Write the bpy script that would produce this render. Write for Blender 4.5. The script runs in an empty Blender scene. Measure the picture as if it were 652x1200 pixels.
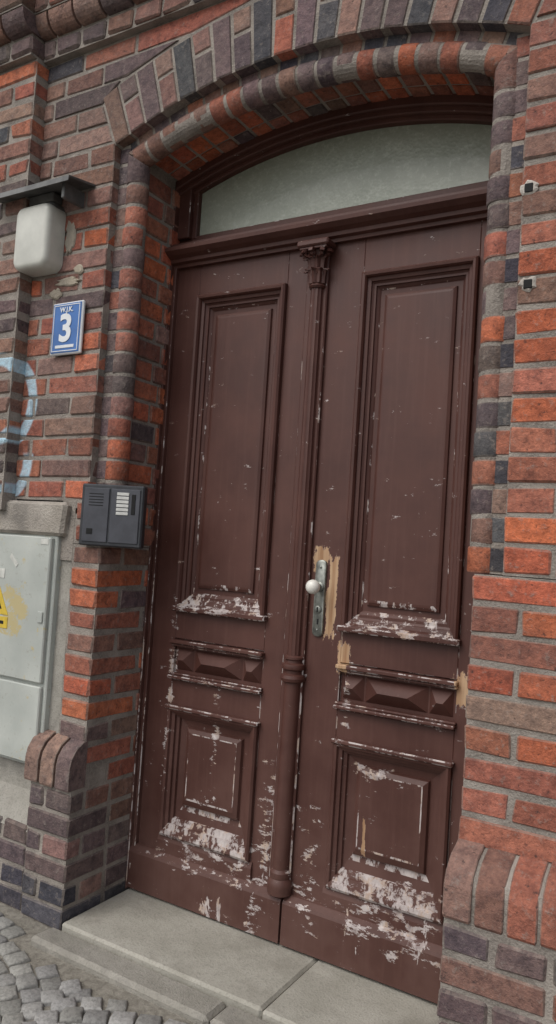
import bpy, bmesh, math, random
from mathutils import Vector, Matrix
random.seed(11)
R=random.random
def U(a,b): return a+(b-a)*random.random()
scene=bpy.context.scene
XC=0.02
MORT=(.27,.24,.21)
# ---------------------------------------------------------------- helpers
class MB:
    def __init__(s,kind=None): s.v=[];s.f=[];s.c=[];s.kind=kind
    def ec(s,col):
        if s.kind=='brick':
            k=U(.2,.6);return tuple(a*(1-k)+b*k*.8 for a,b in zip(col,MORT))
        if s.kind=='paint': return (0,0,0)
        return col
    def add(s,vs,fs,col=(1,1,1),edge=None):
        o=len(s.v); s.v+=[tuple(v) for v in vs];e=s.ec(col)
        for k,f in enumerate(fs): s.f.append([i+o for i in f]); s.c.append(e if (edge and edge(k)) else col)
    def box(s,x0,x1,y0,y1,z0,z1,ch=0.004,col=(1,1,1),jit=0.0):
        lo=(min(x0,x1),min(y0,y1),min(z0,z1)); hi=(max(x0,x1),max(y0,y1),max(z0,z1))
        ch=min(ch,0.3*min(hi[i]-lo[i] for i in range(3)))
        vs=[];idx={}
        for sx in (0,1):
            for sy in (0,1):
                for sz in (0,1):
                    sg=(sx,sy,sz)
                    j=[U(-jit,jit) for _ in range(3)]
                    cc=ch*(U(.6,2.0) if s.kind=='brick' else 1)
                    for a in range(3):
                        p=[0,0,0]
                        for k in range(3):
                            e=(hi if sg[k] else lo)[k]
                            if k!=a: e+= (-cc if sg[k] else cc)
                            p[k]=e+j[k]
                        idx[(sx,sy,sz,a)]=len(vs); vs.append(p)
        fs=[]
        for a in range(3):
            b,c=[k for k in range(3) if k!=a]
            for sa in (0,1):
                q=[]
                for sb,sc in ((0,0),(1,0),(1,1),(0,1)):
                    t=[0,0,0];t[a]=sa;t[b]=sb;t[c]=sc;q.append(idx[(*t,a)])
                fs.append(q)
        for a in range(3):
            b,c=[k for k in range(3) if k!=a]
            for sb in (0,1):
                for sc in (0,1):
                    t0=[0,0,0];t0[b]=sb;t0[c]=sc;t1=list(t0);t1[a]=1
                    fs.append([idx[(*t0,b)],idx[(*t1,b)],idx[(*t1,c)],idx[(*t0,c)]])
        for sx in (0,1):
            for sy in (0,1):
                for sz in (0,1): fs.append([idx[(sx,sy,sz,a)] for a in range(3)])
        s.add(vs,fs,col,lambda k:k>=6)
    def loft(s,rings,col=(1,1,1),cap=True,closed=True,edgebands=()):
        n=len(rings[0]);vs=[p for r in rings for p in r];fs=[]
        for i in range(len(rings)-1):
            for k in range(n if closed else n-1):
                k2=(k+1)%n
                fs.append([i*n+k,i*n+k2,(i+1)*n+k2,(i+1)*n+k])
        if cap:
            fs.append(list(range(n)));fs.append(list(range((len(rings)-1)*n,len(rings)*n)))
        s.add(vs,fs,col,lambda k:(k//n) in edgebands)
    def polybrick(s,poly,yf,yb,ch=0.004,col=(1,1,1),jit=0):
        poly=[(p[0]+U(-jit,jit),p[1]+U(-jit,jit)) for p in poly]
        cx=sum(p[0] for p in poly)/len(poly);cz=sum(p[1] for p in poly)/len(poly)
        ins=[]
        for x,z in poly:
            d=math.hypot(x-cx,z-cz);k=max(0,1-1.5*ch/d);ins.append((cx+(x-cx)*k,cz+(z-cz)*k))
        s.loft([[(x,yf,z) for x,z in ins],[(x,yf+ch,z) for x,z in poly],[(x,yb,z) for x,z in poly]],col,edgebands=(0,))
def finish(mb,name,mat,parent=None,smooth=None,recalc=True):
    me=bpy.data.meshes.new(name); me.from_pydata(mb.v,[],mb.f)
    at=me.color_attributes.new('Col','FLOAT_COLOR','CORNER')
    data=[]
    for f,c in zip(mb.f,mb.c):
        for _ in f: data+=[c[0],c[1],c[2],1.0]
    at.data.foreach_set('color',data)
    if recalc:
        bm=bmesh.new();bm.from_mesh(me);bmesh.ops.recalc_face_normals(bm,faces=bm.faces);bm.to_mesh(me);bm.free()
    if smooth:
        me.polygons.foreach_set('use_smooth',[True]*len(me.polygons))
        me.set_sharp_from_angle(angle=math.radians(smooth))
    me.materials.append(mat)
    o=bpy.data.objects.new(name,me);scene.collection.objects.link(o)
    if parent: o.parent=parent
    return o
def empty(name):
    o=bpy.data.objects.new(name,None);scene.collection.objects.link(o);return o

# ---------------------------------------------------------------- material helpers
class NT:
    def __init__(s,name):
        s.m=bpy.data.materials.new(name);s.m.use_nodes=True;s.t=s.m.node_tree
        s.b=s.t.nodes['Principled BSDF'];s.out=s.t.nodes['Material Output']
        s.tc=s.t.nodes.new('ShaderNodeTexCoord')
        s.obj=s.tc.outputs['Object']
    def n(s,t): return s.t.nodes.new(t)
    def l(s,a,b): s.t.links.new(a,b)
    def mapping(s,sc=(1,1,1),loc=(0,0,0)):
        m=s.n('ShaderNodeMapping');m.inputs['Scale'].default_value=sc;m.inputs['Location'].default_value=loc
        s.l(s.obj,m.inputs[0]);return m.outputs[0]
    def noise(s,scale,detail=4,rough=.55,vec=None,dist=0):
        n=s.n('ShaderNodeTexNoise');n.inputs['Scale'].default_value=scale;n.inputs['Detail'].default_value=detail
        n.inputs['Roughness'].default_value=rough;n.inputs['Distortion'].default_value=dist
        s.l(vec or s.obj,n.inputs['Vector']);return n.outputs['Fac']
    def math(s,op,a,b=None,clamp=False):
        n=s.n('ShaderNodeMath');n.operation=op;n.use_clamp=clamp
        for i,x in enumerate((a,b)):
            if x is None: continue
            if isinstance(x,(int,float)): n.inputs[i].default_value=x
            else: s.l(x,n.inputs[i])
        return n.outputs[0]
    def rng(s,v,a,b,c=0,d=1,smooth=False):
        n=s.n('ShaderNodeMapRange');n.clamp=True
        if smooth:n.interpolation_type='SMOOTHSTEP'
        for i,x in enumerate((v,a,b,c,d)):
            if isinstance(x,(int,float)): n.inputs[i].default_value=x
            else: s.l(x,n.inputs[i])
        return n.outputs[0]
    def mix(s,f,a,b,mode='MIX'):
        n=s.n('ShaderNodeMix');n.data_type='RGBA';n.blend_type=mode
        for i,x in ((0,f),(6,a),(7,b)):
            if isinstance(x,(int,float)): n.inputs[i].default_value=x
            elif isinstance(x,tuple): n.inputs[i].default_value=(*x,1)
            else: s.l(x,n.inputs[i])
        return n.outputs[2]
    def bump(s,h,st=.5,dist=.01,nrm=None):
        n=s.n('ShaderNodeBump');n.inputs['Strength'].default_value=st;n.inputs['Distance'].default_value=dist
        s.l(h,n.inputs['Height'])
        s.l(n.outputs[0],s.b.inputs['Normal']);return n.outputs[0]
    def sep(s):
        n=s.n('ShaderNodeSeparateXYZ');s.l(s.obj,n.inputs[0]);return n.outputs
    def col(s,c): 
        if isinstance(c,tuple): s.b.inputs['Base Color'].default_value=(*c,1)
        else: s.l(c,s.b.inputs['Base Color'])
    def rough(s,r):
        if isinstance(r,(int,float)): s.b.inputs['Roughness'].default_value=r
        else: s.l(r,s.b.inputs['Roughness'])

def brick_mat():
    N=NT('brick_faces')
    a=N.n('ShaderNodeAttribute');a.attribute_name='Col'
    n1=N.noise(30,4,.72);n2=N.noise(160,2,.7);n3=N.noise(2.0,3,.6);n4=N.noise(44,4,.78)
    c=N.mix(N.rng(n1,.35,.68),N.mix(1.0,a.outputs['Color'],(1.18,1.12,1.06),'MULTIPLY'),N.mix(1.0,a.outputs['Color'],(.56,.54,.56),'MULTIPLY'))
    c=N.mix(N.rng(n2,.45,.75,0,.5),c,N.mix(1.0,c,(1.6,1.5,1.4),'MULTIPLY'))
    c=N.mix(N.rng(n3,.48,.70,0,.40),c,(.115,.095,.088))
    c=N.mix(N.rng(n4,.56,.70,0,.55),c,(.27,.23,.20))
    c=N.mix(N.rng(n4,.41,.30,0,.8),c,(.032,.027,.028))
    xyz=N.sep()
    def arc(cx,cz,rx,rz,w,sgn,xm,zlo,zhi):
        dx=N.math('DIVIDE',N.math('SUBTRACT',xyz[0],cx),rx);dz=N.math('DIVIDE',N.math('SUBTRACT',xyz[2],cz),rz)
        r=N.math('SQRT',N.math('ADD',N.math('MULTIPLY',dx,dx),N.math('MULTIPLY',dz,dz)))
        e=N.math('ABSOLUTE',N.math('SUBTRACT',r,1.0))
        m=N.rng(e,w*.6,w,1,0,True)
        m=N.math('MULTIPLY',m,N.rng(N.math('MULTIPLY',N.math('SUBTRACT',xyz[0],xm),sgn),0,.01))
        m=N.math('MULTIPLY',m,N.rng(xyz[2],zlo,zlo+.02));m=N.math('MULTIPLY',m,N.rng(xyz[2],zhi,zhi+.02,1,0))
        return m
    m=arc(-1.18,1.985,.14,.16,.20,1,-1.22,1.81,2.16)
    m2=arc(-1.19,1.755,.15,.14,.20,1,-1.24,1.56,1.775)
    m=N.math('MAXIMUM',m,m2)
    m=N.math('MULTIPLY',m,N.rng(n4,.35,.6,.95,.6))
    c=N.mix(m,c,(.42,.61,.71))
    N.col(c);N.rough(.88)
    N.bump(N.math('ADD',n1,n4),.85,.0065);N.b.inputs['Specular IOR Level'].default_value=.25
    return N.m
def mortar_mat():
    N=NT('lime_mortar');n1=N.noise(9,3,.6);n2=N.noise(150,2,.7)
    c=N.mix(N.rng(n1,.35,.65),(.15,.13,.112),(.30,.265,.23));c=N.mix(N.rng(n2,.4,.7,0,.5),c,(.34,.31,.27))
    N.col(c);N.rough(.95);N.bump(n2,.8,.006);return N.m
def concrete_mat(name,c1,c2,sc=6,bs=.4,stain=(.12,.11,.1)):
    N=NT(name);n1=N.noise(sc,5,.65);n2=N.noise(140,2,.7);n3=N.noise(3.2,4,.7)
    c=N.mix(N.rng(n1,.35,.65),c1,c2);c=N.mix(N.rng(n3,.47,.66,0,.65),c,stain);c=N.mix(N.rng(n2,.5,.75,0,.5),c,tuple(x*.5 for x in c1))
    N.col(c);N.rough(.9);N.bump(N.math('ADD',n2,N.math('MULTIPLY',n1,1.5)),bs,.005);return N.m
def paint_mat():
    N=NT('peeling_brown_paint');xyz=N.sep();z=xyz[2];x=xyz[0]
    a=N.n('ShaderNodeAttribute');a.attribute_name='Col'
    sc=N.n('ShaderNodeSeparateColor');N.l(a.outputs['Color'],sc.inputs[0]);e=N.math('SUBTRACT',1.0,sc.outputs[0])
    nb=N.noise(3.5,4,.65);ng=N.noise(60,3,.6,N.mapping((1,1,.05)))
    base=N.mix(N.rng(nb,.35,.65),(.060,.0205,.0150),(.086,.032,.0235))
    base=N.mix(N.rng(ng,.5,.8,0,.30),base,(.125,.058,.046))
    base=N.mix(N.math('MULTIPLY',N.rng(z,.2,1.0,.38,.05),N.rng(nb,.4,.6,.4,1)),base,(.15,.095,.08))
    n1=N.noise(13,5,.76,N.mapping((1,1,.45),(3,0,8)),.3)
    thr=N.rng(z,.25,1.2,.635,.725)
    m1=N.rng(N.math('SUBTRACT',n1,thr),0,.015)
    n2=N.noise(22,4,.78,N.mapping((1,1,.45),(1,7,2)))
    thr2=N.rng(z,.3,2.3,.45,.585)
    m2=N.math('MULTIPLY',e,N.rng(N.math('SUBTRACT',n2,thr2),0,.04,0,.95))
    def reg(cx,cz,rx,rz):
        dx=N.math('ABSOLUTE',N.math('DIVIDE',N.math('SUBTRACT',x,cx),rx));dz=N.math('ABSOLUTE',N.math('DIVIDE',N.math('SUBTRACT',z,cz),rz))
        return N.rng(N.math('MAXIMUM',dx,dz),.2,1.3,1,0)
    nr=N.noise(24,5,.75,N.mapping((1,1,.4),(9,2,1)))
    w=reg(.124,1.36,.026,.19)
    for q in ((.080,1.47,.04,.06),(.18,1.15,.035,.07),(.575,1.10,.03,.08),(.285,.60,.01,.1)): w=N.math('MAXIMUM',w,N.math('MULTIPLY',reg(*q),.85))
    mw=N.rng(N.math('ADD',N.math('MULTIPLY',w,.55),nr),.80,.82)
    l=reg(-.31,.40,.26,.07)
    for q in ((.38,.40,.24,.12),(.10,.45,.05,.2),(-.07,.5,.035,.3),(-.52,.95,.02,.4),(.30,.80,.10,.03),(-.31,.78,.02,.25),(.2,1.02,.02,.2),(-.31,1.262,.22,.025),(.36,1.262,.2,.025)): l=N.math('MAXIMUM',l,reg(*q))
    nl=N.noise(21,6,.76,N.mapping((.7,1,1.7),(4,2,6)))
    ml=N.rng(N.math('ADD',N.math('MULTIPLY',l,.15),nl),.66,.675)
    mask=N.math('MAXIMUM',N.math('MAXIMUM',m1,m2),N.math('MAXIMUM',mw,ml))
    prim=N.mix(N.rng(n2,.35,.65),(.26,.21,.20),(.54,.49,.47))
    wood=N.mix(N.rng(ng,.35,.65),(.30,.17,.09),(.50,.34,.21))
    pc=N.mix(mw,N.mix(N.rng(nr,.52,.6,0,.5),prim,wood),wood)
    N.col(N.mix(mask,base,pc))
    N.rough(N.mix(mask,N.rng(nb,.3,.7,.48,.62),(.85,.85,.85)));N.b.inputs['Specular IOR Level'].default_value=.4
    N.bump(N.math('ADD',N.math('MULTIPLY',ng,.35),N.math('MULTIPLY',nr,.35)),.45,.003);return N.m
def simple(name,c,r=.5,metal=0,var=.25,sc=20,bump=.1):
    N=NT(name);n=N.noise(sc,4,.6);c2=tuple(x*(1-var) for x in c)
    N.col(N.mix(N.rng(n,.35,.65),c,c2));N.rough(r);N.b.inputs['Metallic'].default_value=metal
    if bump:N.bump(N.noise(sc*8,2),bump,.002)
    return N.m
M_brick=brick_mat();M_mortar=mortar_mat();M_paint=paint_mat()
M_render=concrete_mat('grey_render',(.26,.245,.21),(.36,.34,.30))
M_cap=concrete_mat('weathered_concrete',(.29,.26,.22),(.42,.38,.33),9,.9)
M_step=concrete_mat('stone_step',(.30,.285,.24),(.39,.37,.32),5,.4,(.21,.195,.16))
M_dark=simple('dark_void',(.01,.01,.01),.9,bump=0)

# ---------------------------------------------------------------- brick colours
ORG=[(.45,.135,.068),(.39,.120,.064),(.47,.155,.085),(.37,.11,.064)]
RED=[(.29,.112,.078),(.25,.098,.072),(.32,.130,.090)]
BRN=[(.20,.115,.092),(.225,.135,.112),(.24,.155,.133)]
PUR=[(.130,.098,.10),(.150,.112,.11),(.112,.088,.094)]
BLU=[(.070,.072,.086),(.090,.090,.10),(.055,.056,.068)]
def pick(w):
    t=R()*sum(w)
    for k,l in zip(w,(ORG,RED,BRN,PUR,BLU)):
        t-=k
        if t<=0: break
    c=random.choice(l);f=U(.82,1.18);return tuple(min(.6,x*f*U(.95,1.05)) for x in c)
def wcol(x,z):
    if x>0:
        if z>2.6: return pick((.8,3.2,2.2,1.6,.1))
        if z>2.2: return pick((1.8,3.2,1.7,1.0,.0))
        if z>1.3: return pick((3.6,3.0,1.0,.35,.0))
        return pick((2.2,4.0,1.6,.5,.0))
    if z>2.7: return pick((.2,2.0,3.2,1.8,.1))
    if z>2.2: return pick((.8,2.8,2.8,1.1,.0))
    if z>1.5: return pick((1.5,3.4,2.3,.8,.0))
    return pick((2.6,3.2,1.2,.9,.1))
P=.077;J=.0115;CH=.0036
TH=math.radians(22.8);RR=1.841;ZC=3.0-RR;RI=RR+.06;RO=RR+.28
ZT=19*P
zi=ZC+RI*math.cos(TH);zo=ZC+RO*math.cos(TH)
def half(z):
    if z<ZT-.001: return .66
    if z<zi: return .735
    if z<zo: return (z-ZC)*math.tan(TH)
    if z<ZC+RO: return math.sqrt(max(0,RO*RO-(z-ZC)**2))
    return 0.0
PX=-1.10
XL,XR=-3.4,3.4
PL=-.05
bld=empty('brick_building')
B=MB('brick')
def run(sgn,h0,h1,z,odd,y,depth,colf,ha=None,hb=None):
    h=h0;n=0
    while h<h1-.02:
        w=.119 if odd else .249
        if n==1 and odd: w=.184
        e=min(h+w,h1)
        if h1-e<.05: e=h1
        dy=U(-.0025,.003)
        x0=XC+sgn*h;x1=XC+sgn*e
        c=colf((x0+x1)/2,z)
        if n==0 and ha is not None and abs(ha-hb)>.004:
            poly=[(XC+sgn*(ha+J/2),z),(x1,z),(x1,z+P-J),(XC+sgn*(hb+J/2),z+P-J)]
            if abs(XC+sgn*ha-x1)>.03 : B.polybrick(poly,y+dy,y+depth,CH,c)
        else: B.box(x0,x1,y+dy,y+depth,z+U(0,.001),z+P-J+U(-.001,.001),CH,c,.0022)
        h=e+J;n+=1
CORN=43
for i in range(0,CORN):
    z=i*P+J/2;odd=i%2;zz1=z+P-J
    for sgn in (1,-1):
        h0=half(z);h1=half(zz1)
        if sgn==1:
            if i>=10:
                if z>zi-.05: run(1,max(h0,h1)+J/2 if z<zo else max(h0,.001),XR-XC,z,odd,0,.10,wcol,h0,h1)
                else: run(1,half(z),XR-XC,z,odd,0,.24 if odd else .115,wcol)
        else:
            end=XC-PX
            if z>1.57:
                if z>zi-.05: run(-1,max(h0,h1)+J/2 if z<zo else max(h0,.001),end,z,odd,0,.10,wcol,h0,h1)
                else: run(-1,half(z),end,z,odd,0,.24 if odd else .115,wcol)
                x=PX;k=0
                while x>XL:
                    w=(.119 if odd else .249)
                    c=wcol(x,z) if R()<.6 else pick((.1,1.0,2.5,3,.3))
                    B.box(x,x-w,-.06+U(-.002,.002),.12,z,zz1,.008 if k==0 else CH,c,.001);x-=w+J;k+=1
            elif i>=9:
                B.box(XC-.66,XC-.66-.13,U(-.002,.002),.24 if odd else .115,z,zz1,.006,wcol(-.7,z),.002)
                x=-2.1
                while x>XL:
                    w=(.119 if odd else .249);B.box(x,x-w,0,.1,z,zz1,CH,wcol(x,z));x-=w+J
    for sgn in (1,-1):
        yp=-.10 if sgn>0 else PL
        if z<ZT-.01:
            if i<8: cuts=[yp,.015,.14,.30] if odd else [yp,.14,.30]
            else: cuts=[0,.24,.305] if odd else [0,.115,.305]
            for k in range(1,len(cuts)-1):
                cf=pick((2.6,3.0,1.2,.9,.1)) if z>.62 else pick((.1,.8,1.6,2.0,1.8))
                B.box(XC+sgn*(.66+U(-.001,.0015)),XC+sgn*.80,cuts[k]+J,cuts[k+1],z,zz1,CH,cf,.0015)
        elif z<zi-.06:
            cf=pick((5,2.4,.6,.2,0)) if R()<.8 else pick((1,1,2,.6,0))
            q=.20 if odd else .24
            B.box(XC+sgn*.655,XC+sgn*.80,.075,q,z,zz1,CH,cf,.0015)
            B.box(XC+sgn*.655,XC+sgn*.80,q+J,.31,z,zz1,CH,pick((4,2,.6,.5,0)),.0015)
def pcolR(): return pick((.5,2.0,2.2,2.2,1.3))
def pcolL(): return pick((.02,.3,.8,2.4,6.0))
for i in range(0,8):
    z=i*P+J/2;zz1=z+P-J;odd=i%2
    h=.66
    while h<3.4:
        w=.119 if odd else .249
        B.box(XC+h,XC+h+w,-.10+U(-.002,.002),.015 if odd else .14,z,zz1,.005,pcolR(),.002);h+=w+J
    h=.66
    while h<3.4:
        w=.119 if odd else .249
        if h<.84:
            w=min(w,.86-h)
            B.box(XC-h,XC-h-w,PL+U(-.002,.002),.015 if odd else .14,z,zz1,.005,pcolL() if z<.5 else pick((.1,.6,1.6,2.8,3.2)),.002)
        elif z<.44: B.box(XC-h,XC-h-w,PL+.012+U(-.002,.002),.1,z,zz1,.005,pcolL(),.002)
        h+=w+J
def capbrick(x0,x1,col,yp):
    prof=[(.02,.790),(.0,.786),(yp*.55,.765),(yp*.9,.735),(yp*1.02,.705),(yp*1.03,.632),(yp*.98,.625),(.02,.625)]
    b,c_=U(-.003,.003),U(-.003,.003)
    def ring(x,k):
        cy=yp/2;cz=.70
        return [(x,cy+(y-cy)*k+b,cz+(z-cz)*k+c_) for y,z in prof]
    B.loft([ring(x0,.955),ring(x0+.003,1),ring(x1-.003,1),ring(x1,.955)],col,edgebands=(0,2))
h=.66
while h<3.4:
    capbrick(XC+h,XC+h+P-J+.003,pick((1.4,3.2,2.6,1.2,.1)),-.10);h+=P
h=.66
while h<.85:
    capbrick(XC-h-(P-J),XC-h,pick((0,.2,1.4,3,2.4)),PL-.01);h+=P
nb=20
for k in range(nb):
    a0=-TH+2*TH*k/nb;a1=-TH+2*TH*(k+1)/nb
    g=J/2/RR
    a0+=g;a1-=g
    def pt(r,a): return (XC+r*math.sin(a),ZC+r*math.cos(a))
    wt=(.2,1.3,2.4,3.4,1.2)
    c=pick(wt);dy=U(-.002,.002)
    if k%2==0: B.polybrick([pt(RI,a0),pt(RI,a1),pt(RO-J,a1),pt(RO-J,a0)],dy,.12,CH,c,.002)
    else:
        rm=RI+.119
        B.polybrick([pt(RI,a0),pt(RI,a1),pt(rm,a1),pt(rm,a0)],dy,.12,CH,c,.002)
        rm+=J;B.polybrick([pt(rm,a0),pt(rm,a1),pt(RO-J,a1),pt(RO-J,a0)],dy,.12,CH,pick(wt),.002)
T2=math.asin(.655/1.838);ni=18
for k in range(ni):
    a0=-T2+2*T2*k/ni+.003;a1=-T2+2*T2*(k+1)/ni-.003
    for (ya,yb) in ((.10,.205),(.216,.32)):
        r0=1.838+U(-.001,.002);r1=1.93
        rings=[]
        for y in (ya,yb):
            rings.append([(XC+r*math.sin(a),y,ZC+r*math.cos(a)) for r,a in ((r0,a0+.002),(r0,a1-.002),(r0+.004,a1),(r1,a1),(r1,a0),(r0+.004,a0))])
        B.loft(rings,pick((3.5,2.8,.8,.8,0)))
def corn_course(z,y,ht,prof='box',odd=0):
    for x0,x1,dy in ((XL,PX+.005,-.06),(PX+.005,XR,0)):
        x=x1
        while x>x0+.03:
            w=.119 if odd==1 else .249
            xa=max(x-w,x0)
            c=pick((.02,.6,2.2,3.5,.7))
            if prof=='box': B.box(xa,x,y+dy,.1,z,z+ht,.006,c,.002)
            else:
                pr=[(.05,z)]+[(y+dy+.05*(1-math.sin(t)) ,z+ht*(1-math.cos(t))) for t in [i*math.pi/2/6 for i in range(7)]]+[(.05,z+ht)]
                B.loft([[(xx,a,b) for a,b in pr] for xx in (xa,x)],c)
            x-=w+J
z=CORN*P
corn_course(z+J/2,-.035,P-J,'box',1)
corn_course(z+P+J/2,-.085,P-J,'roll',1)
corn_course(z+2*P+J/2,-.095,P-J,'box',0)
corn_course(z+3*P+J/2,-.140,P-J,'roll',1)
corn_course(z+4*P+J/2,-.150,P-J,'box',1)
corn_course(z+5*P+J/2,-.19,P-J,'box',0)
finish(B,'brickwork',M_brick,bld)
Q=MB('brick')
th0=math.asin(.672/RR);ZS=ZC+RR*math.cos(th0);sl=(1-math.sin(th0))/math.cos(th0)
rr0=.041;cy=.068;HR=.668
circ=[(math.cos(t)*rr0,math.sin(t)*rr0) for t in [i*2*math.pi/20 for i in range(20)]]
for sgn in (1,-1):
    z=ZT+.002
    while z<ZS-.03:
        z1=min(z+P-J*.8,ZS-.012)
        last=z1>ZS-.05
        if last: z1=ZS-.004
        c=pick((.3,1.6,2.6,2.4,.1)) if (sgn>0) else pick((.6,2.6,2.4,1.2,0))
        dx=U(-.0025,.0025);dy=U(-.002,.002);s_=U(.98,1.02)
        rings=[]
        for zz,s in ((z,.95),(z+.004,1),(z1-.004,1),(z1,.95 if not last else 1)):
            rings.append([(XC+sgn*(HR+h*s*s_)+dx,cy+y*s*s_+dy,zz+(sl*h if (last and zz>z+.01) else 0)) for h,y in circ])
        Q.loft(rings,c,edgebands=(0,2))
        z+=P
    z=ZT+J/2
    while z<zi-.02:
        z1=min(z+P-J,zi)
        Q.box(XC+sgn*.690,XC+sgn*.76,.036,.12,z,z1,.002,pick((.1,1.0,2,2.6,.5)),.001);z+=P
n=20
for k in range(n):
    a0=-th0+2*th0*k/n;a1=-th0+2*th0*(k+1)/n;g=J*.4/RR
    s0=0 if k==0 else g;s1=0 if k==n-1 else g
    aa0=a0+s0;aa1=a1-s1
    c=pick((.2,1.8,3.2,2.2,0))
    rings=[]
    seq=((aa0,.95 if k else 1),(aa0+.0022,1),((aa0+aa1)/2,1),(aa1-.0022,1),(aa1,.95 if k<n-1 else 1))
    dr=U(-.002,.002);dyy=U(-.002,.002)
    for j,(a,s) in enumerate(seq):
        ring=[]
        for h,y in circ:
            aq=a
            if k==0 and j==0: aq=a-sl*h/RR
            if k==n-1 and j==4: aq=a+sl*h/RR
            r=RR+dr+h*s
            ring.append((XC+r*math.sin(aq),cy+dyy+y*s,ZC+r*math.cos(aq)))
        rings.append(ring)
    Q.loft(rings,c,edgebands=(0,3))
    ra,rb=RR+.02,RR+.075
    a0f=-TH+2*TH*k/n+g;a1f=-TH+2*TH*(k+1)/n-g
    Q.polybrick([(XC+r*math.sin(a),ZC+r*math.cos(a)) for r,a in ((ra,a0f),(ra,a1f),(rb,a1f),(rb,a0f))],.042,.12,.002,pick((0,.4,1.4,3,1.5)))
finish(Q,'roll_moulding',M_brick,bld,smooth=40)
# ---- mortar body
Mo=MB()
def mbox(x0,x1,y0,y1,z0,z1): Mo.box(x0,x1,y0,y1,z0,z1,.0001)
m=.0055
for s in (1,-1):
    xa=XC+s*(.66+.003)
    if s>0: mbox(xa,XR,m,.5,0,ZT-.002)
    else:
        mbox(xa,-.775,m,.5,0,ZT-.002);mbox(-.775,XL,.06,.5,0,1.57)
        mbox(-2.1,XL,m,.06,.5,1.57)
        mbox(-.700,-.775,m,.4,ZT,1.59)
        mbox(-1.09,-.84,m,.0599,1.565,1.615);mbox(-.84,-.7745,m-.001,.0599,1.40,1.615)
    mbox(XC+s*(.736),(XR if s>0 else PX-.01),m,.5,ZT if s>0 else 1.57,zi)
    mbox(XC+s*(.661),XC+s*.78,.075,.5,ZT,zi)
    mbox(XC+s*.692,XC+s*.7355,.0385,.0755,ZT+.001,zi+.01)
    Mo.loft([[(XC+s*(HR+h*.95),cy+y*.95,zz) for h,y in circ] for zz in (ZT+.004,ZS-.03)])
mbox(PX-.001,XL,-.06+m,.4,1.57,CORN*P)
NA=28
outer=[-TH+2*TH*k/NA for k in range(NA+1)]
topz=CORN*P+.01
Mo.loft([[(XC+(RR+h*.95)*math.sin(a),cy+y*.95,ZC+(RR+h*.95)*math.cos(a)) for h,y in circ] for a in [-th0*.99+1.98*th0*k/NA for k in range(NA+1)]])
Mo.loft([[(XC+r_*math.sin(a),y_,ZC+r_*math.cos(a)) for r_,y_ in ((RR+.022,.0445),(RR+.0605,.0445),(RR+.0605,.11),(RR+.022,.11))] for a in outer])
for k in range(NA):
    a0,a1=outer[k],outer[k+1]
    (x0,z0),(x1,z1)=[(XC+(RI+.001)*math.sin(a),ZC+(RI+.001)*math.cos(a)) for a in (a0,a1)]
    vs=[(x0,m,z0),(x1,m,z1),(x1,m,topz),(x0,m,topz),(x0,.5,z0),(x1,.5,z1),(x1,.5,topz),(x0,.5,topz)]
    Mo.add(vs,[[0,1,2,3],[4,5,6,7],[0,1,5,4],[2,3,7,6]])
    qi=[(XC+1.843*math.sin(a),ZC+1.843*math.cos(a)) for a in (a0,a1)]
    Mo.add([(qi[0][0],.085,qi[0][1]),(qi[1][0],.085,qi[1][1]),(qi[1][0],.5,qi[1][1]),(qi[0][0],.5,qi[0][1]),
            (x0,.085,z0+.02),(x1,.085,z1+.02)],[[0,1,2,3],[0,1,5,4]])
xe=RI*math.sin(TH)
mbox(XC+xe+.001,XR,m,.5,zi,topz);mbox(XC-xe-.001,PX-.01,m,.5,zi,topz)
mbox(XC+.663,XR,-.10+m,m,0,.62)
Mo.loft([[(x,m,.78),(x,-.05,.760),(x,-.088,.73),(x,-.095,.705),(x,-.095,.6),(x,m,.6)] for x in (XC+.663,XR)])
mbox(XC-.663,XC-.86,PL+m,m,0,.70);mbox(XC-.87,XL,PL+.012+m,.06,0,.44)
for a,yy in ((0,-.03),(1,-.03),(2,-.09),(3,-.09),(4,-.145),(5,-.18)):
    mbox(XL,PX-.004,yy-.06+m,.4,(CORN+a)*P+.001,(CORN+a+1)*P);mbox(PX-.004,XR,yy+m,.4,(CORN+a)*P+.001,(CORN+a+1)*P)
finish(Mo,'mortar',M_mortar,bld)
Up_=MB();Up_.box(XL-.02,XR+.02,-.20,3,(CORN+6)*P,(CORN+6)*P+.06,.01);Up_.box(XL,XR,.51,3,(CORN+6)*P+.06,(CORN+6)*P+.1,.01)
Up_.box(XL,XC-.8,.5,3,0,(CORN+6)*P,.01);Up_.box(XC+.8,XR,.5,3,0,(CORN+6)*P,.01);Up_.box(XC-.8,XC+.8,.5,3,3.35,(CORN+6)*P,.01)
finish(Up_,'building_mass',M_render,bld)
G=MB()
G.box(-2.1,-.778,.012,.0595,.44,1.50,.004)
G.loft([[(x,PL+.014,.435),(x,-.01,.50),(x,.012,.56),(x,.05,.56),(x,.05,.435)] for x in (-2.1,-.85)])
finish(G,'grey_render',M_render,bld)
G=MB();
for xa,xb in ((-2.1,-1.33),(-1.33,-.80)):
    G.box(xa,xb,-.03,.06,1.488,1.609,.012,jit=.006)
finish(G,'concrete_coping',M_cap,bld)
G=MB()
def blob(cx,cz,rx,rz,y,n=14,th=.01):
    ps=[(cx+rx*math.cos(t)*U(.6,1.1),cz+rz*math.sin(t)*U(.6,1.1)) for t in [i*2*math.pi/n for i in range(n)]]
    G.polybrick(ps,y-th,y+.02,.004)
blob(-.905,2.60,.030,.08,0,18,.004);blob(-.90,2.43,.070,.018,0,20,.004);blob(-.96,2.39,.035,.025,0,16,.004);blob(-.85,2.47,.03,.02,0,16,.004)
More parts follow.
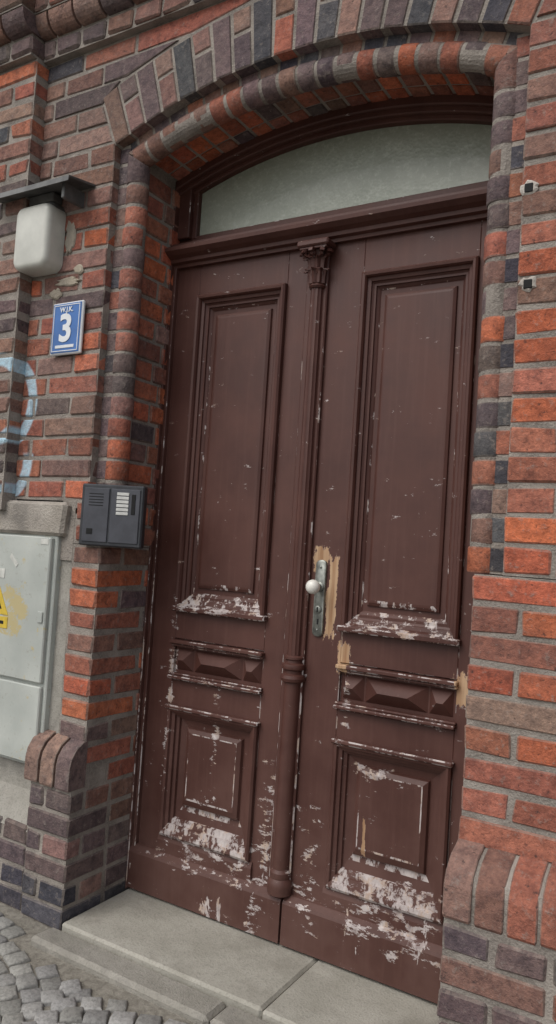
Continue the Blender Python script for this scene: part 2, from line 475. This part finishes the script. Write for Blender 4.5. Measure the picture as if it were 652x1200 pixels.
M_patch=concrete_mat('pale_mortar_patch',(.30,.26,.20),(.42,.37,.29),14);finish(G,'mortar_patch',M_patch,bld)
M_plast=concrete_mat('pale_filler',(.38,.35,.31),(.50,.46,.41),14,.4,(.28,.25,.22))
G=MB();D2=MB()
for x,z in ((.775,2.47),(.785,2.215)):
    blob(x,z,.026,.022,-.001,14,.003);D2.box(x-.012,x+.010,-.006,.0,z-.013,z+.011,.002)
finish(G,'hole_plaster',M_plast,bld);finish(D2,'anchor_hole',M_dark,bld)

# ---------------------------------------------------------------- DOOR
door=empty('wooden_double_door')
YD=.30
Dm=MB('paint')
def sbox(x0,x1,y0,y1,z0,z1,ch=.003): Dm.box(x0,x1,y0,y1,z0,z1,ch)
def ringpanel(x0,x1,z0,z1,prof,bottom=1.0,top=1.0):
    rings=[]
    for d,y in prof: rings.append([(x0+d,YD+y,z0+d*bottom),(x1-d,YD+y,z0+d*bottom),(x1-d,YD+y,z1-d*top),(x0+d,YD+y,z1-d*top)])
    vs=[p for r in rings for p in r];fs=[];ed=[]
    for i in range(len(rings)-1):
        w=math.hypot(prof[i+1][0]-prof[i][0],prof[i+1][1]-prof[i][1])
        for k in range(4):
            k2=(k+1)%4;fs.append([i*4+k,i*4+k2,(i+1)*4+k2,(i+1)*4+k]);ed.append(w<.0068 or (k==0 and w<.013))
    fs.append([(len(rings)-1)*4+k for k in range(4)]);ed.append(False)
    Dm.add(vs,fs,(1,1,1),lambda k:ed[k])
PF=[(0,.002),(0,-.016),(.006,-.022),(.014,-.020),(.018,-.012),(.019,-.004),(.030,-.001),(.031,.006),(.037,.010),(.044,.010),(.045,.017),(.052,.022),(.056,.026),(.072,.026),(.074,.018),(.083,.013),(.090,.012)]
PF2=[(0,.002),(0,-.014),(.006,-.020),(.014,-.018),(.017,-.008),(.028,-.004),(.029,.006),(.040,.010),(.042,.020),(.060,.024),(.072,.026),(.076,.014),(.090,.006),(.094,.006)]
def leaf(x0,x1,px0,px1):
    sbox(x0,px0,YD,YD+.05,.20,2.55,.002);sbox(px1,x1,YD,YD+.05,.20,2.55,.002)
    for a,b in ((.20,.42),(.885,.985),(1.135,1.245),(2.425,2.55)): sbox(px0,px1,YD,YD+.05,a,b,.002)
    ringpanel(px0,px1,1.245,2.425,PF,1.12)
    ringpanel(px0,px1,.42,.885,PF2,1.55,.95)
    sbox(px0-.008,px1+.008,YD-.030,YD,1.238,1.258,.004)
    for a,b,yy in ((1.118,1.132,-.026),(1.108,1.118,-.016),(.990,1.002,-.026),(1.002,1.010,-.014)): sbox(px0-.006,px1+.006,YD+yy,YD+.01,a,b,.003)
    sbox(px0,px1,YD+.012,YD+.04,.985,1.135,.002)
    za,zb=1.020,1.100;zm=(za+zb)/2
    def pyr(xa,xb,ra,rb,y):
        yb=YD+.012
        Dm.add([(xa,yb,za),(xb,yb,za),(xb,yb,zb),(xa,yb,zb),(ra,y,zm),(rb,y,zm)],[[0,1,5,4],[2,3,4,5],[0,4,3],[1,2,5]])
    pyr(px0+.01,px0+.085,px0+.035,px0+.055,YD-.018)
    pyr(px0+.09,px1-.09,px0+.145,px1-.145,YD-.026)
    pyr(px1-.085,px1-.01,px1-.055,px1-.035,YD-.018)
    sbox(px0-.008,px1+.008,YD-.028,YD,.880,.895,.004)
    Dm.loft([[(x,YD+.01,.42),(x,YD-.004,.42),(x,YD-.010,.400),(x,YD-.010,.352),(x,YD+.01,.352)] for x in (px0-.01,px1+.01)])
    Dm.loft([[(x,YD+.01,.362),(x,YD-.012,.358),(x,YD-.030,.345),(x,YD-.034,.335),(x,YD-.034,.205),(x,YD+.01,.205)] for x in (x0,x1)])
leaf(-.635,.021,-.515,-.125)
leaf(.029,.675,.170,.560)
for s in (1,-1):
    sbox(XC+s*.655,XC+s*.70,YD-.035,YD+.08,.195,2.93,.003)
    sbox(XC+s*.640,XC+s*.655,YD-.020,YD+.08,.195,2.55,.003)
tp=[(.08,2.545),(-.012,2.545),(-.014,2.556),(-.030,2.560),(-.032,2.572),(-.052,2.580),(-.070,2.592),(-.072,2.604),(-.060,2.606),(-.060,2.612),(-.046,2.618),(-.030,2.622),(-.028,2.634),(-.010,2.640),(.08,2.640)]
Dm.loft([[(x,YD+y-.006,z-.004) for y,z in tp] for x in (XC-.70,XC+.70)])
sbox(XC-.70,XC+.70,YD+.012,YD+.08,2.634,2.672,.003)
def arcband(r0,r1,y0,y1,ang,n=30):
    rings=[]
    for k in range(n+1):
        a=-ang+2*ang*k/n
        rings.append([(XC+r*math.sin(a),y,ZC+r*math.cos(a)) for r,y in ((r0,y0+.004),(r0+.004,y0),(r1,y0),(r1,y1),(r0,y1))])
    Dm.loft(rings)
AG=math.asin(.695/1.84)
arcband(1.812,1.856,YD-.035,YD+.08,AG);arcband(1.796,1.8125,YD-.018,YD+.08,AG);arcband(1.782,1.7965,YD+.004,YD+.08,AG)
for s in (1,-1):
    sbox(XC+s*.600,XC+s*.655,YD-.012,YD+.08,2.66,2.915,.003);sbox(XC+s*.578,XC+s*.600,YD+.008,YD+.08,2.66,2.895,.003)
sbox(-.040,.042,YD-.016,YD-.0005,.362,2.545,.004)
finish(Dm,'leaves_and_frame',M_paint,door)
Cm=MB('paint')
CX=.006;CYc=YD-.016
def lathe(prof,cx,cy_,seg=24,flute=0,mb=None):
    rings=[]
    for r,z in prof:
        ring=[]
        for k in range(seg):
            t=2*math.pi*k/seg
            rr=r*(1-(flute if (k%2) else 0));ring.append((cx+rr*math.cos(t),cy_+rr*math.sin(t),z))
        rings.append(ring)
    (mb or Cm).loft(rings)
lathe([(.024,1.13),(.0245,1.5),(.023,2.40)],CX,CYc,24,.10)
lathe([(.030,1.05),(.040,1.055),(.043,1.065),(.040,1.075),(.031,1.08),(.031,1.09),(.039,1.095),(.041,1.103),(.039,1.111),(.029,1.116),(.028,1.124),(.034,1.128),(.034,1.135),(.026,1.14)],CX,CYc)
lathe([(.029,.44),(.030,.70),(.029,1.05)],CX,CYc,24)
lathe([(.041,.36),(.041,.375),(.043,.385),(.041,.40),(.034,.41),(.036,.42),(.036,.43),(.030,.44)],CX,CYc)
lathe([(.026,2.385),(.031,2.392),(.026,2.40),(.026,2.44),(.033,2.49),(.043,2.518)],CX,CYc)
Cm.box(CX-.060,CX+.060,YD-.076,YD-.01,2.518,2.540,.005);Cm.box(CX-.052,CX+.052,YD-.068,YD-.01,2.510,2.519,.002)
def leafm(ang,z0,h,w,r0,out):
    rings=[];n=7
    for i in range(n+1):
        t=i/n
        zz=z0+h*math.sin(min(1,t*1.15)*math.pi/2)-(.5*h*max(0,t-.75))
        r=r0+out*(t**2.2)
        ww=w*(math.sin(math.pi*(.25+.72*t)))*(1+.25*math.sin(i*3.1))
        ring=[]
        for s,dr in ((-1,-.004),(-.5,.001),(0,.005),(.5,.001),(1,-.004)):
            a=ang+s*ww/2/r;ring.append((CX+(r+dr)*math.cos(a),CYc+(r+dr)*math.sin(a),zz))
        for s in (1,0,-1):
            a=ang+s*ww/2/r;ring.append((CX+(r-.004)*math.cos(a),CYc+(r-.004)*math.sin(a),zz-.003))
        rings.append(ring)
    Cm.loft(rings)
for k in range(5): leafm(math.radians(-90-70+35*k),2.400,.050,.034,.028,.024)
for k in range(4): leafm(math.radians(-90-54+36*k),2.43,.060,.030,.030,.026)
for a in (-150,-125,-90,-55,-30):
    A=math.radians(a)
    rx=CX+.050*math.cos(A);ry=CYc+.050*math.sin(A)
    rings=[]
    for i in range(15):
        t=i/14*2.6*math.pi;rad=.015*(1-i/18)
        px_=rx+math.cos(A)*rad*math.cos(t);py=ry+math.sin(A)*rad*math.cos(t);pz=2.498+rad*math.sin(t)
        tw=.0045*(1-i/25)
        nx,ny=-math.sin(A),math.cos(A)
        rings.append([(px_+nx*tw*1.6*c_+math.cos(A)*tw*math.cos(t)*s_,py+ny*tw*1.6*c_+math.sin(A)*tw*math.cos(t)*s_,pz+tw*math.sin(t)*s_) for c_,s_ in ((-1,-1),(1,-1),(1,1),(-1,1))])
    Cm.loft(rings)
finish(Cm,'carved_column',M_paint,door,smooth=30)
NG=NT('textured_obscure_glass');vz=NG.n('ShaderNodeTexVoronoi');vz.inputs['Scale'].default_value=90;NG.l(NG.obj,vz.inputs['Vector'])
gz_=NG.sep()[2]
ngl=NG.noise(4,4,.7)
gc=NG.mix(NG.rng(ngl,.3,.7),(.25,.275,.215),(.35,.37,.305));gc=NG.mix(NG.rng(gz_,2.70,2.97,0,.6),gc,(.15,.17,.13))  # paler below, darker at top: curtain and reflection gradient painted into the glass colour
gc=NG.mix(NG.rng(NG.noise(50,3,.75),.5,.7,0,.4),gc,(.45,.47,.40))
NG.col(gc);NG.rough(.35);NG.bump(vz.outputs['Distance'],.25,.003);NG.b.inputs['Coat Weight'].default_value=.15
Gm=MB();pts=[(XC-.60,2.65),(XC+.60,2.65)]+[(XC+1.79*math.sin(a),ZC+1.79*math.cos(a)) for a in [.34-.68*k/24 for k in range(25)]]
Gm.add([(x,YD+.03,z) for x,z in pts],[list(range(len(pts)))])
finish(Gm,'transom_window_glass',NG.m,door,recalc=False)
M_plate=simple('worn_steel_plate',(.30,.31,.28),.45,.7,.5,40)
M_knob=simple('white_porcelain',(.72,.70,.64),.25,0,.15,12,0)
Hm=MB()
ppoly=[]
for k in range(9):
    t=math.pi*k/8;ppoly.append((.082+.019*math.cos(t),1.452+.012*math.sin(t)))
for k in range(9):
    t=math.pi+math.pi*k/8;ppoly.append((.082+.019*math.cos(t),1.222+.012*math.sin(t)))
Hm.polybrick(ppoly,YD-.010,YD+.002,.003)
def lathey(mb,prof,x,z,seg=24):
    mb.loft([[(x+r*math.cos(2*math.pi*k/seg),y,z+r*math.sin(2*math.pi*k/seg)) for k in range(seg)] for r,y in prof])
lathey(Hm,[(.016,YD-.008),(.016,YD-.014),(.010,YD-.017),(.009,YD-.04)],.082,1.375)
lathey(Hm,[(.012,YD-.009),(.012,YD-.015),(.009,YD-.017)],.082,1.30,16)
for zz in (1.44,1.232): lathey(Hm,[(.004,YD-.009),(.004,YD-.0125),(.002,YD-.0135)],.082,zz,10)
finish(Hm,'lock_plate',M_plate,door,smooth=40)
Hm=MB();Hm.box(.0795,.0845,YD-.0185,YD-.016,1.292,1.308,.001);Hm.box(.079,.085,YD-.0115,YD-.009,1.250,1.268,.0005);finish(Hm,'keyhole',M_dark,door)
Km=MB();lathey(Km,[(.006,YD-.036),(.014,YD-.038),(.021,YD-.046),(.024,YD-.056),(.023,YD-.066),(.017,YD-.075),(.008,YD-.079),(.001,YD-.080)],.082,1.375)
finish(Km,'door_knob',M_knob,door,smooth=60)
Hb=MB();Hb.box(-.9,.95,.44,.49,.1,3.2,.001);finish(Hb,'door_backing',M_dark,door)

# ---------------------------------------------------------------- HOUSE NUMBER SIGN
sign=empty('house_number_sign')
M_blue=simple('blue_enamel',(.045,.15,.42),.3,0,.25,8,.02);M_white=simple('white_enamel',(.72,.74,.75),.3,0,.15,8,.02)
SX=.010
S=MB();S.box(-.955+SX,-.800+SX,-.020,-.006,2.150,2.345,.004);finish(S,'plate',M_white,sign)
S=MB();S.box(-.949+SX,-.806+SX,-.0225,-.018,2.156,2.339,.002);finish(S,'blue_field',M_blue,sign)
S=MB()
for x0,x1,z0,z1 in ((-.943,-.812,2.161,2.164),(-.943,-.812,2.331,2.334),(-.943,-.940,2.164,2.331),(-.815,-.812,2.164,2.331)): S.box(x0+SX,x1+SX,-.024,-.022,z0,z1,.0003)
S.box(-.925+SX,-.83+SX,-.0242,-.022,2.173,2.184,.0005)
finish(S,'border_line',M_white,sign)
def text(body,size,x,y,z,mat,parent,name,bold=0):
    cu=bpy.data.curves.new(name,'FONT');cu.body=body;cu.size=size;cu.align_x='CENTER';cu.extrude=.0008;cu.offset=bold
    t=bpy.data.objects.new('tmp',cu);scene.collection.objects.link(t);bpy.context.view_layer.update()
    me=bpy.data.meshes.new_from_object(t.evaluated_get(bpy.context.evaluated_depsgraph_get()));bpy.data.objects.remove(t)
    o=bpy.data.objects.new(name,me);scene.collection.objects.link(o);me.materials.clear();me.materials.append(mat)
    o.location=(x,y,z);o.rotation_euler=(math.pi/2,0,0);o.parent=parent;return o
text('3',.140,-.8775+SX,-.0240,2.200,M_white,sign,'digit',.004)
text('W.J.K.',.026,-.8775+SX,-.0240,2.307,M_white,sign,'street_text',.0005)
# ---------------------------------------------------------------- WALL LAMP
lamp=empty('wall_lamp')
M_lamp=simple('aged_white_plastic',(.58,.58,.52),.4,0,.25,6,.05)
M_zinc=simple('dull_zinc_sheet',(.17,.17,.165),.6,.3,.5,14,.1)
L=MB();
def rbox(mb,x0,x1,z0,z1,y0,y1,r):
    def ring(y,ins):
        ps=[]
        for cx,cz,a0 in ((x1-r,z1-r,0),(x0+r,z1-r,90),(x0+r,z0+r,180),(x1-r,z0+r,270)):
            for k in range(6):
                a=math.radians(a0+18*k);ps.append((cx+(r-ins)*math.cos(a),y,cz+(r-ins)*math.sin(a)))
        return ps
    mb.loft([ring(y1,0),ring(y0+.022,0),ring(y0+.010,.004),ring(y0+.003,.010),ring(y0,.020)])
rbox(L,-1.120,-.935,2.470,2.715,-.085,-.0,.038)
finish(L,'diffuser',M_lamp,lamp,smooth=40)
L=MB();rbox(L,-1.11,-.945,2.480,2.73,-.06,.004,.03);L.box(-1.09,-.96,-.05,0,2.73,2.765,.004);finish(L,'back_plate',M_zinc,lamp)
L=MB()
L.loft([[(x,.02,2.785),(x,-.125,2.762),(x,-.127,2.742),(x,-.123,2.742),(x,-.121,2.756),(x,.02,2.777)] for x in (-1.24,-.80)])
L.box(-.86,-.845,-.10,0,2.70,2.757,.002)
finish(L,'canopy',M_zinc,lamp)
# ---------------------------------------------------------------- INTERCOM
ic=empty('intercom_panel')
M_ic=simple('dark_anodised_frame',(.055,.058,.065),.4,.4,.3,20,.05);M_ic2=simple('grey_panel',(.075,.078,.092),.45,.2,.3,16,.05)
M_btn=simple('name_labels',(.60,.60,.57),.4,0,.2,30,0)
def icbox(mb,a0,a1,d0,d1,z0,z1,ch=.002):
    p0=Vector((-.708,-.032));p1=Vector((-.496,.052));t=(p1-p0).normalized();nn=Vector((t.y,-t.x))
    o=len(mb.v);mb.box(a0,a1,d0,d1,z0,z1,ch)
    for i in range(o,len(mb.v)):
        a,d,z=mb.v[i];q=p0+t*a+nn*d;mb.v[i]=(q.x,q.y,z)
I=MB();icbox(I,0,.228,-.03,.008,1.460,1.676,.005);icbox(I,.02,.20,-.10,-.028,1.470,1.665,.002);finish(I,'housing',M_ic,ic)
I=MB();icbox(I,.012,.104,.006,.012,1.474,1.662);icbox(I,.110,.216,.006,.012,1.474,1.662);finish(I,'modules',M_ic2,ic)
I=MB()
for k in range(6): icbox(I,.132,.176,.0115,.0145,1.572+k*.0135,1.572+k*.0135+.0105,.001)
finish(I,'name_labels',M_btn,ic)
I=MB()
for k in range(5): icbox(I,.030,.083,.0117,.0128,1.600+k*.010,1.600+k*.010+.003,.0005)
icbox(I,.186,.200,.0115,.0140,1.575,1.645,.002);icbox(I,.028,.05,.0115,.0135,1.50,1.52,.001)
finish(I,'speaker_slots',M_dark,ic)
# ---------------------------------------------------------------- ELECTRICAL CABINET
cab=empty('electrical_cabinet')
N=NT('grey_cabinet_paint');n1=N.noise(5,4,.6);n2=N.noise(40,5,.7)
c=N.mix(N.rng(n1,.35,.65),(.36,.38,.35),(.46,.48,.44));c=N.mix(N.rng(n2,.58,.70,0,.6),c,(.24,.23,.19))
xyz=N.sep()
ym=N.math('MULTIPLY',N.rng(N.math('ABSOLUTE',N.math('SUBTRACT',xyz[2],1.19)),.04,.13,1,0),N.rng(N.math('ABSOLUTE',N.math('SUBTRACT',xyz[0],-1.02)),.03,.09,1,0))
c=N.mix(N.rng(N.math('ADD',N.math('MULTIPLY',ym,.25),N.noise(22,4,.7)),.63,.70,0,.75),c,(.46,.36,.14));N.col(c);N.rough(.5);N.bump(n1,.08,.004);M_cab=N.m
C=MB();C.box(-1.95,-.835,-.012,.02,.655,1.487,.004);finish(C,'frame',M_cab,cab)
C=MB();C.box(-1.93,-.850,-.030,-.01,.955,1.478,.004);C.box(-1.93,-.850,-.028,-.01,.668,.942,.004);C.box(-.885,-.86,-.036,-.029,1.17,1.21,.002);finish(C,'doors',M_cab,cab)
M_y=simple('yellow_sticker',(.66,.47,.05),.5,0,.25,20,0);M_lab=simple('paper_label',(.60,.60,.55),.7,0,.3,30,0)
C=MB();C.polybrick([(-1.19,1.18),(-1.045,1.18),(-1.1175,1.31)],-.0325,-.029,.0005);C.box(-1.19,-1.045,-.0322,-.029,1.13,1.172,.0005);finish(C,'warning_sticker',M_y,cab)
C=MB();C.polybrick([(-1.155,1.20),(-1.08,1.20),(-1.1175,1.268)],-.0335,-.0315,.0003);C.box(-1.17,-1.065,-.0332,-.031,1.145,1.157,.0003);finish(C,'warning_symbol',M_dark,cab)
C=MB();C.box(-.90,-.86,-.0318,-.029,1.452,1.472,.0003);C.polybrick([(-1.06,1.395),(-1.02,1.36),(-1.01,1.372),(-1.05,1.41)],-.0318,-.029,.0003);C.box(-1.16,-1.08,-.0318,-.029,1.315,1.35,.0003)
finish(C,'paper_labels',M_lab,cab)

# ---------------------------------------------------------------- STEP, PAVEMENT, GROUND
st=empty('stone_doorstep')
S=MB();S.box(XC-.655,.16,-.055,.30,.05,.196,.008,jit=.002);S.box(.162,XC+.655,-.055,.30,.05,.1950,.008,jit=.002);S.box(XC-.655,XC+.655,.30,.5,.05,.19,.002)
finish(S,'slab',M_step,st)
M_kerb=concrete_mat('kerb_stone',(.25,.235,.20),(.33,.31,.27),7,.7)
S=MB();x=-.665
for w in (.72,.65,.7,.6): S.box(x,x+w-.004,-.165+U(-.004,.004),-.058,.03,.184+U(-.002,.002),.012,jit=.003);x+=w
finish(S,'edge_stones',M_kerb,st)
N=NT('granite_setts');a=N.n('ShaderNodeAttribute');a.attribute_name='Col'
ns=N.noise(90,3,.7)
c=N.mix(N.rng(ns,.4,.7),a.outputs['Color'],N.mix(1.0,a.outputs['Color'],(.6,.6,.6),'MULTIPLY'));N.col(c);N.rough(.8);N.bump(ns,.5,.006);M_sett=N.m
K=MB()
def insett(x,y): return (y<-.185 or (x<-.70 and y<-.06)) and x<2.2 and x>-3.2 and y>-3.2
W=1.1
pitch=.070
for a in range(-4,4):
    cxa=a*W+.2
    for rrow in range(68):
        y0=-3.6+rrow*pitch
        Rr=.78
        half_a=math.asin(W/2/Rr)
        cnt=int(2*half_a*Rr/pitch)
        for k in range(cnt):
            t=-half_a+2*half_a*(k+.5)/cnt
            x=cxa+Rr*math.sin(t);y=y0+Rr*math.cos(t)-.5*Rr
            x+=U(-.005,.005);y+=U(-.005,.005)
            if not insett(x,y+.033): continue
            s=pitch*.5-.0028
            ca,sa=math.cos(-t),math.sin(-t)
            sx=s*U(.88,1.07);sy=s*U(.88,1.0)
            zt=.169+U(-.004,.004)
            corners=[(-sx,-sy),(0,-sy*1.05),(sx,-sy),(sx*1.05,0),(sx,sy),(0,sy*1.04),(-sx,sy),(-sx*1.05,0)]
            corners=[(p+U(-.004,.004),q+U(-.004,.004)) for p,q in corners]
            def rg(k_,z): return [(x+(p*ca-q*sa)*k_,y+(p*sa+q*ca)*k_,z) for p,q in corners]
            v=U(.20,.36);cc=(v,v*.975,v*U(.88,.94))
            K.loft([rg(1,.10),rg(1,zt-.008),rg(.94,zt-.003),rg(.78,zt)],cc)
finish(K,'cobblestone_pavement',M_sett,None,smooth=50)
Gd=NT('sandy_joint_ground');n1=Gd.noise(60,4,.7)
Gd.col(Gd.mix(Gd.rng(n1,.35,.65),(.15,.135,.11),(.27,.25,.21)));Gd.rough(.95);Gd.bump(n1,.6,.008)
G=MB();G.add([(-150,-150,.158),(150,-150,.158),(150,.06,.158),(-150,.06,.158)],[[0,1,2,3]]);
G.add([(-150,.06,.158),(-3.4,.06,.158),(-3.4,150,.158),(-150,150,.158)],[[0,1,2,3]]);G.add([(3.4,.06,.158),(150,.06,.158),(150,150,.158),(3.4,150,.158)],[[0,1,2,3]])
finish(G,'ground',Gd.m,None,recalc=False)

# ---------------------------------------------------------------- LIGHT
w=bpy.data.worlds.new('World');scene.world=w;w.use_nodes=True
nt=w.node_tree;bg=nt.nodes['Background'];sk=nt.nodes.new('ShaderNodeTexSky');sk.sky_type='NISHITA';sk.sun_disc=False
el,az=math.radians(50),math.radians(200)
sk.sun_elevation=el;sk.sun_rotation=az;sk.air_density=1.0;sk.dust_density=3.0
hs=nt.nodes.new('ShaderNodeHueSaturation');hs.inputs['Saturation'].default_value=.4
nt.links.new(sk.outputs[0],hs.inputs['Color']);nt.links.new(hs.outputs[0],bg.inputs['Color']);bg.inputs['Strength'].default_value=.15
sl_=bpy.data.lights.new('sun','SUN');sl_.energy=1.4;sl_.angle=math.radians(45);sl_.color=(1,.97,.93)
so=bpy.data.objects.new('sun',sl_);scene.collection.objects.link(so)
sd=Vector((math.sin(az)*math.cos(el),math.cos(az)*math.cos(el),math.sin(el)))
so.rotation_euler=sd.to_track_quat('Z','Y').to_euler();so.location=sd*10
# ---------------------------------------------------------------- CAMERA
f=900;vh=40;r=math.atan(.065);phi=math.atan2(1489,math.hypot(f,vh));p=math.atan2(vh,f)
F=Vector((-math.cos(phi)*math.cos(p),math.sin(phi)*math.cos(p),math.sin(p)))
R0=Vector((math.sin(phi),math.cos(phi),0));U0=R0.cross(F)
Xa=math.cos(r)*R0+math.sin(r)*U0;Ya=math.cos(r)*U0-math.sin(r)*R0
cam=bpy.data.cameras.new('camera');co=bpy.data.objects.new('camera',cam);scene.collection.objects.link(co);scene.camera=co
cam.sensor_fit='VERTICAL';cam.sensor_height=24;cam.lens=18;cam.clip_start=.02;cam.clip_end=500
Mx=Matrix((Xa,Ya,-F)).transposed().to_4x4();Mx.translation=Vector((1.275,-1.98,1.5));co.matrix_world=Mx
scene.view_settings.view_transform='Standard';scene.view_settings.look='None';scene.view_settings.exposure=0
